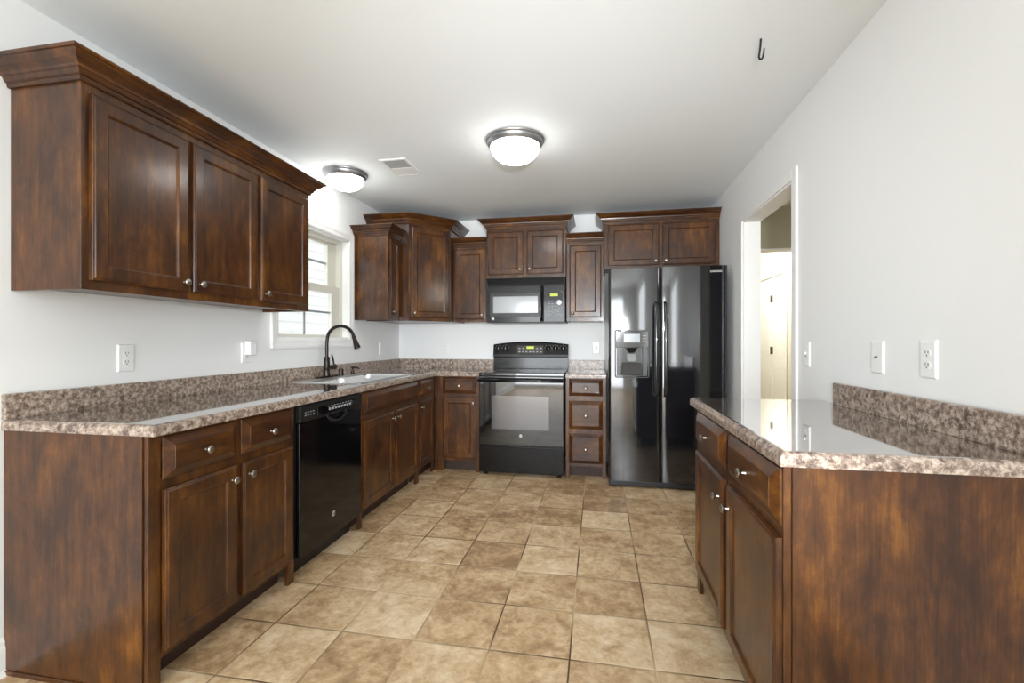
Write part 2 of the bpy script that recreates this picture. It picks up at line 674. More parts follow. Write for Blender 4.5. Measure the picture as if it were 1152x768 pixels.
# ---- window above the sink
win = thing('window_1', 'white double hung window above the sink with grid bars and siding outside', 'window', (XL, 0, 0))
win['kind'] = 'structure'
b = MB()
cw = 0.066


def casing_rect(b, y0, y1, z0, z1, w):
    # mitred picture frame casing lying on the wall face (x from 0 outward into the room)
    pr = [(0.0, 0.0), (0.0, 0.009), (0.010, 0.014), (0.030, 0.014), (0.048, 0.018), (w, 0.018), (w, 0.0)]
    rings = []
    for o, d in pr:
        rings.append([(d, y0 - o, z0 - o), (d, y1 + o, z0 - o), (d, y1 + o, z1 + o), (d, y0 - o, z1 + o)])
    b.loft(rings, False, False)


casing_rect(b, WY0, WY1, WZ0, WZ1, cw)
b.build('window_casing', M_trim, win)
b = MB()   # jamb liner
for y0, y1, z0, z1 in ((WY0, WY0 + 0.012, WZ0, WZ1), (WY1 - 0.012, WY1, WZ0, WZ1), (WY0, WY1, WZ0, WZ0 + 0.012), (WY0, WY1, WZ1 - 0.012, WZ1)):
    b.box(-0.14, 0.0, y0, y1, z0, z1)
b.build('window_jamb', M_trim, win)
b = MB()   # vinyl frame
for y0, y1, z0, z1 in ((WY0 + 0.012, WY0 + 0.05, WZ0 + 0.012, WZ1 - 0.012), (WY1 - 0.05, WY1 - 0.012, WZ0 + 0.012, WZ1 - 0.012), (WY0 + 0.05, WY1 - 0.05, WZ0 + 0.012, WZ0 + 0.03), (WY0 + 0.05, WY1 - 0.05, WZ1 - 0.04, WZ1 - 0.012)):
    b.box(-0.125, -0.045, y0, y1, z0, z1, 0.002)
b.build('window_frame', M_vinyl, win)


def sash(x0, x1, z0, z1, gz0, gz1, zbar, gy0=2.815, gy1=3.45):
    f = MB()
    yy0, yy1 = WY0 + 0.05, WY1 - 0.05
    f.box(x0, x1, yy0, gy0, z0, z1, 0.003)
    f.box(x0, x1, gy1, yy1, z0, z1, 0.003)
    f.box(x0, x1, gy0, gy1, z0, gz0, 0.003)
    f.box(x0, x1, gy0, gy1, gz1, z1, 0.003)
    so = f.build('sash', M_vinyl, win)
    xm = (x0 + x1) / 2
    g = MB().box(xm - 0.002, xm + 0.002, gy0 - 0.005, gy1 + 0.005, gz0 - 0.005, gz1 + 0.005)
    g.build('pane', M_pane, so)
    m = MB()
    m.box(xm - 0.004, xm + 0.0045, gy0, gy1, zbar - 0.008, zbar + 0.008)
    m.box(xm - 0.004, xm + 0.0045, 3.113 - 0.008, 3.113 + 0.008, gz0, gz1)
    m.build('grid_bar', M_muntin, so)


sash(-0.080, -0.050, WZ0 + 0.03, 1.645, 1.246, 1.585, 1.427)
sash(-0.115, -0.085, 1.585, WZ1 - 0.04, 1.648, 1.985, 1.832)

# neighbour's house wall outside
b = MB()
nb = 30
x0 = -5.0
for k in range(26):
    z = -0.4 + k * 0.16
    b.extrude_profile([(x0, z), (x0 + 0.018, z), (x0 + 0.004, z + 0.16), (x0, z + 0.16)], 'y', -1.0, 12.0)
o = b.build('neighbour_wall', M_siding)
o['label'] = 'pale lap siding of the house next door seen through the window'
o['category'] = 'house wall'
o['kind'] = 'structure'

# ------------------------------------------------------------------ cabinets
KNOB = [(0, 0.0), (0, 0.0065), (0.003, 0.006), (0.006, 0.0048), (0.012, 0.0045), (0.015, 0.008), (0.019, 0.0145), (0.023, 0.0155), (0.026, 0.0135), (0.0285, 0.007), (0.029, 0.0)]


def knob(x, z, parent, y=-0.020, mat=None, d=(0, -1, 0), o=None):
    q = MB().lathe(o or (x, y, z), d, KNOB, 16)
    return q.build('knob', mat or M_nickel, parent)


DOORP = [(0, 0), (0, -0.0135), (0.003, -0.0165), (0.007, -0.0175), (0.010, -0.0200), (0.050, -0.0200), (0.0535, -0.0185), (0.0565, -0.0145), (0.0605, -0.0120)]
DRAWP = [(0, 0), (0, -0.0045), (0.0015, -0.0060), (0.031, -0.0210), (0.0325, -0.0208), (0.0335, -0.0225)]


def cab_door(t, x0, x1, z0, z1, knob_at=None, rail=None, y=0.0, name='door'):
    w = min(x1 - x0, z1 - z0)
    pr = [(i, d + y - 0.0006) for i, d in DOORP]
    if rail:
        pr = [((i if i < 0.02 else i - 0.05 + rail), d) for i, d in pr]
    q = MB().rect_rings(x0, x1, z0, z1, pr)
    o = q.build(name, M_woodz, t)
    if knob_at:
        knob(knob_at[0], knob_at[1], o, y - 0.0196)
    return o


def cab_drawer(t, x0, x1, z0, z1, knob_on=True, name='drawer'):
    q = MB().rect_rings(x0, x1, z0, z1, [(i, d - 0.0006) for i, d in DRAWP])
    o = q.build(name, M_woodx, t)
    if knob_on:
        knob((x0 + x1) / 2, (z0 + z1) / 2 - 0.004, o, -0.0226)
    return o


def frame_boxes(q, W, z0, z1, sl, sr, rails, mids=(), foot=0.0, th=0.019):
    """face frame: stiles run full height (to the floor when foot is 0); rails = [(za, zb)]; mids = [(xa, xb, za, zb)]"""
    q.box(0, sl, 0, th, foot, z1, 0.0012, 1)
    q.box(W - sr, W, 0, th, foot, z1, 0.0012, 1)
    for a, b_ in rails:
        q.box(sl, W - sr, 0.0002, th, a, b_)
    for xa, xb, za, zb in mids:
        q.box(xa, xb, 0.0004, th, za, zb)


def base_cabinet(name, label, loc, rotz, W, D, doors, drawers, rails=((0.10, 0.14), (0.68, 0.72), (0.845, 0.876)), mids=(), sl=0.045, sr=0.045,
                 end_left=False, end_right=False, bodyW=None, cat='cabinet', Wface=None):
    t = thing(name, label, cat, loc, rotz, None)
    BW = bodyW or W
    q = MB()
    q.box(0.0015, 0.019, 0.019, D, 0.0 if end_left else 0.10, 0.876)
    q.box(BW - 0.019, BW - 0.0015, 0.019, D, 0.0 if end_right else 0.10, 0.876)
    q.box(0.019, BW - 0.019, 0.019, D, 0.10, 0.118)
    q.box(0.019, BW - 0.019, D - 0.01, D, 0.118, 0.876)
    if BW > W + 0.01:
        q.box(W, BW - 0.019, 0.019, 0.034, 0.118, 0.876)
    q.build('body', M_woodz, t)
    q = MB()
    frame_boxes(q, W, 0, 0.876, sl, sr, rails, mids)
    q.build('face_frame', M_woodz, t)
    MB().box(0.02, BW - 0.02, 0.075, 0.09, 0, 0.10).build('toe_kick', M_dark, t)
    if end_left:
        q = MB()
        q.box(-0.006, 0.0015, 0.0195, D, 0, 0.8755, 0.001, 1)
        q.box(-0.012, -0.006, 0.026, D, 0, 0.016, 0.002, 1)
        q.build('end_panel', M_woodz, t)
    if end_right:
        q = MB()
        q.box(W - 0.0015, W + 0.006, 0.0195, D, 0, 0.8755, 0.001, 1)
        q.build('end_panel', M_woodz, t)
    for d in doors:
        cab_door(t, *d)
    for d in drawers:
        cab_drawer(t, *d)
    return t


R90 = PI / 2
FX = -1.485    # face of the left base cabinets
FY = 4.06      # face of the back base cabinets
DZ0, DZ1, RZ0, RZ1 = 0.122, 0.682, 0.716, 0.864

# left run (local x = world Y - y0)
y0 = 1.298
base_cabinet('base_cabinet', 'brown base cabinet with a bare end panel, at the near end left of the dishwasher', (FX, y0, 0), R90, 0.755, 0.614,
             [(1.345 - y0, 1.670 - y0, DZ0, DZ1, (1.640 - y0, 0.628)), (1.702 - y0, 2.022 - y0, DZ0, DZ1, (1.732 - y0, 0.628))],
             [(1.345 - y0, 1.670 - y0, RZ0, RZ1), (1.702 - y0, 2.022 - y0, RZ0, RZ1)],
             mids=((0.372, 0.404, 0.14, 0.68), (0.372, 0.404, 0.72, 0.845)), end_left=True)
y0 = 2.688
base_cabinet('base_cabinet', 'brown sink base cabinet with one wide false drawer front above two doors', (FX, y0, 0), R90, 0.965, 0.614,
             [(2.722 - y0, 3.168 - y0, DZ0, DZ1, (3.138 - y0, 0.632)), (3.196 - y0, 3.630 - y0, DZ0, DZ1, (3.226 - y0, 0.632))],
             [(2.722 - y0, 3.630 - y0, RZ0, RZ1, False)], mids=((0.478, 0.510, 0.14, 0.68),), sl=0.035, sr=0.03)
y0 = 3.656
base_cabinet('base_cabinet', 'narrow brown base cabinet with one drawer, in the corner right of the sink base', (FX, y0, 0), R90, 0.402, 0.614,
             [(3.668 - y0, 3.985 - y0, DZ0, DZ1, (3.700 - y0, 0.632))], [(3.668 - y0, 3.985 - y0, RZ0, RZ1)],
             sl=0.025, sr=0.055, bodyW=0.995)
# back run, left of the range
x0 = -1.482
base_cabinet('base_cabinet', 'brown base cabinet with one drawer over one door, left of the black range', (x0, FY, 0), 0, 0.432, 0.595,
             [(-1.400 - x0, -1.082 - x0, DZ0, DZ1, (-1.108 - x0, 0.632))], [(-1.400 - x0, -1.082 - x0, RZ0, RZ1)], sl=0.09, sr=0.035)
x0 = -0.272
base_cabinet('base_cabinet', 'narrow brown base cabinet of three stacked drawers between range and refrigerator', (x0, FY, 0), 0, 0.347, 0.595,
             [], [(-0.244 - x0, 0.046 - x0, RZ0, RZ1), (-0.244 - x0, 0.046 - x0, 0.428, 0.674), (-0.244 - x0, 0.046 - x0, 0.128, 0.390)],
             rails=((0.10, 0.135), (0.385, 0.432), (0.668, 0.722), (0.855, 0.876)), sl=0.033, sr=0.033)
# peninsula
yf = 2.345
base_cabinet('base_cabinet', 'brown peninsula base cabinet with a streaked bare end panel against the right wall', (0.475, yf, 0), -R90, 1.043, 0.58,
             [(yf - 2.300, yf - 1.832, DZ0, DZ1, (yf - 1.868, 0.605)), (yf - 1.768, yf - 1.309, DZ0, DZ1, (yf - 1.735, 0.605))],
             [(yf - 2.300, yf - 1.832, RZ0, RZ1), (yf - 1.768, yf - 1.309, RZ0, RZ1)],
             mids=((0.522, 0.568, 0.14, 0.68), (0.522, 0.568, 0.72, 0.845)), end_right=True, sl=0.045, sr=0.04)

# ---- wall cabinets
CROWN = [(0.0, -0.070), (0.009, -0.070), (0.012, -0.062), (0.012, -0.056), (0.019, -0.053), (0.024, -0.040), (0.026, -0.038), (0.031, -0.036), (0.033, -0.028), (0.038, -0.023),
         (0.050, -0.015), (0.062, -0.002), (0.066, 0.003), (0.073, 0.004), (0.076, 0.010), (0.076, 0.014), (0.0, 0.014)]


def wall_cabinet(label, loc, rotz, W, D, z0, z1, crown_top, doors, path, sl=0.035, sr=0.035, mids=(), rail=None, brail=0.04, trail=0.055, crown_scale=1.0):
    t = thing('wall_cabinet', label, 'cabinet', (loc[0], loc[1], z0), rotz)
    hz = z1 - z0
    q = MB()
    q.box(0.0008, W - 0.0008, 0.019, D, 0.014, hz)
    q.box(0.0008, 0.016, 0.019, D, 0.0, 0.014)
    q.box(W - 0.016, W - 0.0008, 0.019, D, 0.0, 0.014)
    q.build('body', M_woodz, t)
    q = MB()
    frame_boxes(q, W, 0, hz, sl, sr, [(0, brail), (hz - trail, hz)], mids)
    q.build('face_frame', M_woodz, t)
    s = crown_scale
    MB().sweep(path, [(o * s, crown_top - 0.014 - z0 + z * s) for o, z in CROWN]).build('crown_molding', M_woodx, t)
    for d in doors:
        cab_door(t, d[0], d[1], d[2] - z0, d[3] - z0, (d[4][0], d[4][1] - z0) if d[4] else None, rail)
    return t


UX = -1.785
y0 = 1.313
Wd = 1.298
D = 0.315
wall_cabinet('long brown wall cabinet with three doors, nearest on the left wall', (UX, y0), R90, Wd, D, 1.38, 2.14, 2.196,
             [(1.338 - y0, 1.733 - y0, 1.414, 2.078, (1.706 - y0, 1.452)), (1.757 - y0, 2.150 - y0, 1.414, 2.078, (1.786 - y0, 1.452)), (2.176 - y0, 2.580 - y0, 1.414, 2.078, (2.206 - y0, 1.452))],
             [(0, D), (0, 0), (Wd, 0), (Wd, D)], mids=((0.416, 0.448, 0.04, 0.70), (0.834, 0.866, 0.04, 0.70)))
y0 = 3.722
wall_cabinet('slim brown wall cabinet with one door, just right of the window', (UX, y0), R90, 0.227, D, 1.38, 2.14, 2.196,
             [(3.752 - y0, 3.915 - y0, 1.414, 2.085, (3.780 - y0, 1.452))], [(0, D), (0, 0), (0.227, 0)], rail=0.036)

# tall angled corner cabinet (built in its own frame: origin at the left end of its diagonal face, x along that face)
AL, AR = Vector((-1.69, 3.95)), Vector((-1.39, 4.25))
t = thing('wall_cabinet', 'tall angled wall cabinet set across the corner, taller than its neighbours', 'cabinet', (AL.x, AL.y, 1.38), PI / 4)
FL = (AR - AL).length


def to_local(p):
    d = Vector(p) - AL
    c = math.cos(-PI / 4)
    s = math.sin(-PI / 4)
    return (d.x * c - d.y * s, d.x * s + d.y * c)


poly = [to_local(p) for p in ((-1.69, 3.951), (-1.391, 4.25), (-1.391, 4.658), (-2.100, 4.658), (-2.100, 3.951))]
q = MB().prism([(x, y + (0.004 if i < 2 else 0)) for i, (x, y) in enumerate(poly)], 0.0, 0.90)
q.build('body', M_woodz, t)
q = MB()
frame_boxes(q, FL, 0, 0.90, 0.032, 0.032, [(0, 0.035), (0.845, 0.90)])
q.build('face_frame', M_woodz, t)
pth = [to_local((-2.100, 3.951)), (0, 0), (FL, 0), to_local((-1.391, 4.658))]
MB().sweep(pth, [(o, 2.350 - 0.014 - 1.38 + z) for o, z in CROWN]).build('crown_molding', M_woodx, t)
cab_door(t, 0.022, FL - 0.022, 0.032, 0.862, (0.050, 0.072))

UY = 4.34
x0 = -1.388
wall_cabinet('narrow brown wall cabinet between the angled corner cabinet and the microwave', (x0, UY), 0, 0.337, 0.318, 1.38, 2.14, 2.192,
             [(-1.372 - x0, -1.066 - x0, 1.405, 2.088, (-1.098 - x0, 1.445))], [(0, 0), (0.337, 0)], sl=0.03, sr=0.03)
x0 = -1.046
WM = 0.758
wall_cabinet('short brown wall cabinet with two doors above the microwave', (x0, 4.30), 0, WM, 0.358, 1.795, 2.28, 2.352,
             [(-1.030 - x0, -0.688 - x0, 1.826, 2.232, (-0.718 - x0, 1.872)), (-0.654 - x0, -0.312 - x0, 1.826, 2.232, (-0.626 - x0, 1.872))],
             [(0, 0.358), (0, 0), (WM, 0), (WM, 0.358)], mids=((0.355, 0.395, 0.04, 0.43),))
x0 = -0.284
wall_cabinet('narrow brown wall cabinet between the microwave and the refrigerator', (x0, UY), 0, 0.340, 0.318, 1.38, 2.14, 2.192,
             [(-0.256 - x0, 0.036 - x0, 1.415, 2.085, (-0.226 - x0, 1.452))], [(0, 0), (0.340, 0)])
x0 = 0.060
WF = 0.994
wall_cabinet('short wide brown wall cabinet with two doors above the refrigerator', (x0, 4.30), 0, WF, 0.358, 1.850, 2.28, 2.352,
             [(0.096 - x0, 0.545 - x0, 1.876, 2.250, (0.515 - x0, 1.912)), (0.572 - x0, 1.020 - x0, 1.876, 2.250, (0.602 - x0, 1.912))],
             [(0, 0.358), (0, 0), (WF, 0)], mids=((0.482, 0.520, 0.03, 0.38),), brail=0.03)

# ------------------------------------------------------------------ worktops


def slab_mesh(xs, ys, keep, z0, z1, front):
    """grid of cells kept where keep(cx, cy); top edges for which front(midpoint) is true get a rolled edge"""
    bm = bmesh.new()
    V = {}

    def vert(i, j):
        if (i, j) not in V:
            V[(i, j)] = bm.verts.new((xs[i], ys[j], z1))
        return V[(i, j)]
    fs = []
    for i in range(len(xs) - 1):
        for j in range(len(ys) - 1):
            if keep((xs[i] + xs[i + 1]) / 2, (ys[j] + ys[j + 1]) / 2):
                fs.append(bm.faces.new((vert(i, j), vert(i + 1, j), vert(i + 1, j + 1), vert(i, j + 1))))
    r = bmesh.ops.extrude_face_region(bm, geom=fs)
    nv = [e for e in r['geom'] if isinstance(e, bmesh.types.BMVert)]
    for v in nv:
        v.co.z = z0
    bmesh.ops.recalc_face_normals(bm, faces=bm.faces[:])
    ed = []
    for e in bm.edges:
        m = (e.verts[0].co + e.verts[1].co) / 2
        if len(e.link_faces) == 2 and abs(e.verts[0].co.z - e.verts[1].co.z) < 1e-6:
            n0, n1 = e.link_faces[0].normal, e.link_faces[1].normal
            if abs(n0.dot(n1)) < 0.5 and m.z > (z0 + z1) / 2 and front(m):
                ed.append(e)
    bmesh.ops.bevel(bm, geom=ed, offset=0.021, segments=5, profile=0.55, affect='EDGES')
    q = MB()
    q.bm.free()
    q.bm = bm
    return q




def slab_finish(o):
    o.data.materials.append(M_lamedge)
    for p in o.data.polygons:
        p.material_index = 0 if p.normal.z > 0.97 else 1
    return o


CZ0, CZ1 = 0.877, 0.915
CXF, CYF = -1.452, 4.030
SX0, SX1, SY0, SY1 = -1.985, -1.575, 2.80, 3.62     # sink cutout
t = thing('worktop', 'long L shaped brown granite look worktop holding the sink', 'worktop', (0, 0, 0))
CE = 1.286
q = slab_mesh([XL + 0.001, SX0, SX1, CXF, -1.052], [CE, SY0, SY1, CYF, YB - 0.001],
              lambda x, y: not (SX0 < x < SX1 and SY0 < y < SY1) and (x < CXF or y > CYF), CZ0, CZ1,
              lambda m: abs(m.x - CXF) < 1e-3 and m.y < CYF or abs(m.y - CYF) < 1e-3 and m.x > CXF or abs(m.y - CE) < 1e-3)
slab_finish(q.build('slab', M_lam, t))
q = MB()
q.box(XL + 0.0012, XL + 0.021, CE, YB - 0.0212, CZ1 - 0.001, 1.006, 0.003)
q.box(XL + 0.0012, -1.052, YB - 0.021, YB - 0.0012, CZ1 - 0.001, 1.006, 0.003)
q.build('backsplash', M_lamedge, t)
t = thing('worktop', 'small square of granite look worktop between the range and refrigerator', 'worktop', (0, 0, 0))
q = slab_mesh([-0.272, 0.075], [CYF, YB - 0.001], lambda x, y: True, CZ0, CZ1, lambda m: abs(m.y - CYF) < 1e-3)
slab_finish(q.build('slab', M_lam, t))
MB().box(-0.272, 0.075, YB - 0.021, YB - 0.0012, CZ1 - 0.001, 1.006, 0.003).build('backsplash', M_lamedge, t)
t = thing('worktop', 'granite look worktop on the peninsula along the right wall', 'worktop', (0, 0, 0))
q = slab_mesh([0.458, XR - 0.001], [1.274, 2.440], lambda x, y: True, CZ0, CZ1, lambda m: abs(m.x - 0.458) < 1e-3 or abs(m.y - 1.274) < 1e-3 or abs(m.y - 2.44) < 1e-3)
slab_finish(q.build('slab', M_lam, t))
MB().box(XR - 0.021, XR - 0.0012, 1.274, 2.289, CZ1 - 0.001, 1.010, 0.004).build('backsplash', M_lamedge, t)

# ------------------------------------------------------------------ sink and faucet
t = thing('kitchen_sink', 'stainless steel double bowl sink set into the worktop under the window', 'sink', (-1.79, 3.21, CZ1))


def rrect(x0, x1, y0, y1, r, z, n=5):
    pts = []
    for cx, cy, a0 in ((x1 - r, y1 - r, 0), (x0 + r, y1 - r, PI / 2), (x0 + r, y0 + r, PI), (x1 - r, y0 + r, 1.5 * PI)):
        for k in range(n + 1):
            a = a0 + PI / 2 * k / n
            pts.append((cx + r * math.cos(a), cy + r * math.sin(a), z))
    return pts


# rim: outer flange ring joined to a deck with two bowl openings
bowls = [(-0.145, 0.225, -0.395, -0.015), (-0.145, 0.225, 0.015, 0.395)]
q = MB()
q.loft([rrect(-0.275, 0.265, -0.435, 0.435, 0.03, 0.0005), rrect(-0.274, 0.264, -0.434, 0.434, 0.03, 0.004), rrect(-0.268, 0.258, -0.428, 0.428, 0.03, 0.006), rrect(-0.255, 0.250, -0.420, 0.420, 0.03, 0.004)], False, False)
xs = [-0.255, -0.145, 0.225, 0.250]
ys = [-0.420, -0.395, -0.015, 0.015, 0.395, 0.420]
for i in range(3):
    for j in range(5):
        if i == 1 and j in (1, 3):
            continue
        q.bm.faces.new([q.bm.verts.new(p) for p in ((xs[i], ys[j], 0.004), (xs[i + 1], ys[j], 0.004), (xs[i + 1], ys[j + 1], 0.004), (xs[i], ys[j + 1], 0.004))])
q.build('rim', M_steel, t)
for x0_, x1_, y0_, y1_ in bowls:
    q = MB()
    q.loft([rrect(x0_ - 0.001, x1_ + 0.001, y0_ - 0.001, y1_ + 0.001, 0.012, 0.0042), rrect(x0_ + 0.004, x1_ - 0.004, y0_ + 0.004, y1_ - 0.004, 0.05, -0.006), rrect(x0_ + 0.012, x1_ - 0.012, y0_ + 0.012, y1_ - 0.012, 0.06, -0.150), rrect(x0_ + 0.05, x1_ - 0.05, y0_ + 0.05, y1_ - 0.05, 0.06, -0.175)], False, True, smooth=True)
    o = q.build('bowl', M_steel, t)
    MB().lathe(((x0_ + x1_) / 2, (y0_ + y1_) / 2, -0.1755), (0, 0, 1), [(0, 0.0), (0, 0.045), (0.003, 0.045), (0.003, 0.036), (0.001, 0.034), (0.001, 0.0)], 20).build('drain', M_steel, o)

SZ = CZ1 + 0.004
t = thing('faucet', 'dark bronze gooseneck pull down faucet standing behind the sink', 'faucet', (-2.034, 3.20, SZ))
q = MB()
q.loft([rrect(-0.028, 0.028, -0.13, 0.13, 0.028, 0.0), rrect(-0.028, 0.028, -0.13, 0.13, 0.028, 0.006), rrect(-0.022, 0.022, -0.124, 0.124, 0.022, 0.011)])
q.build('base_plate', M_bronze, t)
q = MB().lathe((0, 0, 0.010), (0, 0, 1), [(0, 0.0), (0, 0.027), (0.010, 0.026), (0.03, 0.0235), (0.055, 0.0235), (0.06, 0.0255), (0.07, 0.0255), (0.078, 0.023), (0.125, 0.0215), (0.132, 0.023), (0.142, 0.022), (0.148, 0.015), (0.148, 0.0)], 24)
q.build('body', M_bronze, t)
pts = [(0, 0, 0.15), (0, 0, 0.20), (0, 0, 0.25), (0.002, 0, 0.285)]
R = 0.112
for k in range(15):
    a = PI - k * (PI - 0.22) / 14
    pts.append((R + 0.003 + R * math.cos(a), 0, 0.285 + 0.106 * math.sin(a)))
MB().tube(pts, 0.0125, 16).build('neck', M_bronze, t)
e = Vector(pts[-1])
d = (e - Vector(pts[-2])).normalized()
MB().lathe(e - d * 0.004, d, [(0, 0.0), (0, 0.015), (0.012, 0.016), (0.014, 0.0145), (0.022, 0.0145), (0.05, 0.019), (0.088, 0.024), (0.094, 0.0235), (0.096, 0.020), (0.096, 0.0)], 20).build('spray_head', M_bronze, t)
q = MB()
q.lathe((0.0, 0.012, 0.072), (0.55, 0.75, 0.12), [(0, 0.0), (0, 0.018), (0.035, 0.017), (0.045, 0.021), (0.062, 0.021), (0.068, 0.016), (0.068, 0.0)], 18)
q.tube([(0.030, 0.050, 0.088), (0.024, 0.052, 0.12), (0.013, 0.054, 0.155), (0.006, 0.055, 0.172)], [0.008, 0.0065, 0.0075, 0.005], 10)
q.build('lever', M_bronze, t)
t = thing('sprayer_cap', 'short dark bronze cylinder cap on the sink deck right of the faucet', 'cap', (-2.025, 3.385, SZ))
MB().lathe((0, 0, 0), (0, 0, 1), [(0, 0.0), (0, 0.024), (0.004, 0.024), (0.006, 0.019), (0.035, 0.018), (0.038, 0.021), (0.052, 0.020), (0.055, 0.016), (0.055, 0.0)], 18).build('cap', M_bronze, t)
t = thing('soap_dispenser', 'bronze soap pump on the sink deck, rightmost beside the faucet', 'soap dispenser', (-2.02, 3.555, SZ))
MB().lathe((0, 0, 0), (0, 0, 1), [(0, 0.0), (0, 0.022), (0.005, 0.022), (0.008, 0.014), (0.03, 0.012), (0.032, 0.006), (0.055, 0.006), (0.055, 0.0)], 16).build('collar', M_bronze, t)
MB().tube([(-0.012, 0, 0.052), (0.0, 0, 0.056), (0.035, 0, 0.056), (0.062, 0, 0.046)], [0.007, 0.008, 0.006, 0.004], 10).build('spout', M_bronze, t)

# ------------------------------------------------------------------ dishwasher


def logo_disc(parent, x, y, z, r):
    o = MB().lathe((x, y, z), (0, -1, 0), [(0, 0.0), (0, r), (0.001, r), (0.002, r * 0.9), (0.002, 0.0)], 24).build('logo_badge', M_foil, parent, label='round silver badge')
    q = MB()
    pr = [(math.cos(2 * PI * k / 28), math.sin(2 * PI * k / 28)) for k in range(28)]
    q.tube([(x + c * r * 0.8, y - 0.002, z + s * r * 0.8) for c, s in pr + [pr[0]]], r * 0.05, 6)
    q.build('badge_ring', M_recess, o)
    text_mesh('badge_letters', 'GE', r * 1.15, M_recess, o, (x, y - 0.0022, z), ROT_FRONT, shear=0.25)
    return o


dw0 = 2.062
t = thing('dishwasher', 'glossy black built in dishwasher under the worktop left of the sink cabinet', 'dishwasher', (-1.484, dw0, 0), R90)
DWW = 0.616
q = MB()
q.box(0.006, DWW - 0.006, 0.002, 0.60, 0.10, 0.868)
q.build('body', M_blackm, t)
q = MB()
q.box(0.004, DWW - 0.004, -0.022, 0.001, 0.105, 0.782, 0.004)
o = q.build('door', M_black, t)
logo_disc(t, 0.307, -0.022, 0.225, 0.016)
q = MB()
q.box(0.004, DWW - 0.004, -0.026, 0.001, 0.786, 0.868, 0.004)
cp = q.build('control_panel', M_blackm, t)
q = MB()   # button strip housing
q.box(0.145, 0.525, -0.030, -0.0255, 0.800, 0.846, 0.002)
q.build('button_strip', M_black, cp)
for k in range(8):
    xk = 0.245 + k * 0.030
    MB().box(xk, xk + 0.020, -0.0318, -0.0298, 0.815, 0.829, 0.001, 1).build('button', M_grey, cp)
q = MB()
for k in range(9):
    xk = 0.235 + k * 0.029
    q.box(xk, xk + 0.018, -0.0306, -0.0297, 0.836, 0.840)
q.build('printed_marks', M_grey, cp)
q = MB()
for k in range(4):
    q.box(0.04 + k * 0.022, 0.052 + k * 0.022, -0.0266, -0.0259, 0.815, 0.819)
    q.box(0.04 + k * 0.022, 0.052 + k * 0.022, -0.0266, -0.0259, 0.830, 0.834)
q.build('printed_marks', M_grey, cp)
q = MB()
q.lathe((0.488, -0.0298, 0.823), (0, -1, 0), [(0, 0.0), (0, 0.017), (0.012, 0.015), (0.014, 0.012), (0.014, 0.0)], 20)
q.build('dial', M_blackm, cp)
q = MB()   # pocket handle: curved lip under the controls
arc = []
for k in range(13):
    a = PI + PI * k / 12
    arc.append((0.325 + 0.095 * math.cos(a), -0.027 - 0.010 * abs(math.sin(a)), 0.793 + 0.042 * math.sin(a)))
q.tube(arc, 0.006, 8)
q.build('handle', M_blackm, t)
MB().box(0.01, DWW - 0.01, 0.055, 0.07, 0.0, 0.10).build('kick_plate', M_blackm, t)

# ------------------------------------------------------------------ range
t = thing('range', 'black freestanding electric range between the base cabinets on the back wall', 'range', (-0.661, 3.99, 0))
hw = 0.379
q = MB()
q.box(-hw, hw, 0.022, 0.652, 0.03, 0.888)
for sx in (-1, 1):
    for yy in (0.06, 0.60):
        q.lathe((sx * 0.33, yy, 0.0), (0, 0, 1), [(0, 0.0), (0, 0.02), (0.031, 0.018), (0.031, 0.0)], 12)
q.build('body', M_black, t)
q = MB()
q.box(-hw, hw, -0.005, 0.60, 0.888, 0.917, 0.006)
ct = q.build('cooktop', M_glass, t)
for (bx, by, br) in ((-0.19, 0.17, 0.105), (0.19, 0.17, 0.085), (-0.19, 0.43, 0.08), (0.19, 0.43, 0.105)):
    r = MB()
    pr = []
    for rr in (br, br - 0.004):
        pr.append([(bx + rr * math.cos(2 * PI * k / 40), by + rr * math.sin(2 * PI * k / 40), 0.9174) for k in range(40)])
    r.loft(pr, False, False)
    r.build('burner_ring', M_recess, ct)
q = MB()
q.box(-hw + 0.003, hw - 0.003, -0.012, 0.021, 0.276, 0.884, 0.006)
od = q.build('oven_door', M_glass, t)
q = MB()
q.rect_rings(-0.262, 0.250, 0.418, 0.712, [(0, -0.0118), (0, -0.0130), (0.002, -0.0134)])
q.build('oven_window', M_ovenwin, od)
logo_disc(t, 0.0, -0.012, 0.363, 0.014)
q = MB()
q.tube([(-0.372, -0.048, 0.852), (-0.36, -0.055, 0.853), (0, -0.058, 0.853), (0.36, -0.055, 0.853), (0.372, -0.048, 0.852)], [0.013, 0.016, 0.016, 0.016, 0.013], 14)
for sx in (-1, 1):
    q.box(sx * 0.352 - 0.014, sx * 0.352 + 0.014, -0.05, -0.010, 0.842, 0.864, 0.003)
q.build('handle', M_black, od)
q = MB()
q.box(-hw + 0.003, hw - 0.003, -0.010, 0.021, 0.034, 0.258, 0.006)
q.box(-hw + 0.01, hw - 0.01, 0.004, 0.02, 0.258, 0.276)
q.build('storage_drawer', M_black, t)
# backguard: flat riser plus arched control panel
q = MB()
q.box(-hw, hw, 0.586, 0.650, 0.917, 1.035, 0.003)
bg = q.build('backguard', M_black, t)
n = 24
fr, tp = [], []
q = MB()
rings = []
for k in range(n + 1):
    x = -hw + 2 * hw * k / n
    zt = 1.163 + 0.028 * (1 - (x / hw) ** 2)
    rings.append([(x, 0.655, 1.032), (x, 0.582, 1.032), (x, 0.570, 1.040), (x, 0.572, 1.062), (x, 0.590, zt - 0.012), (x, 0.600, zt - 0.002), (x, 0.612, zt), (x, 0.655, zt)])
q.loft(rings)
pan = q.build('control_panel', M_black, t)


def panel_y(z):
    return 0.572 + (z - 1.062) / (1.165 - 1.062) * 0.0165


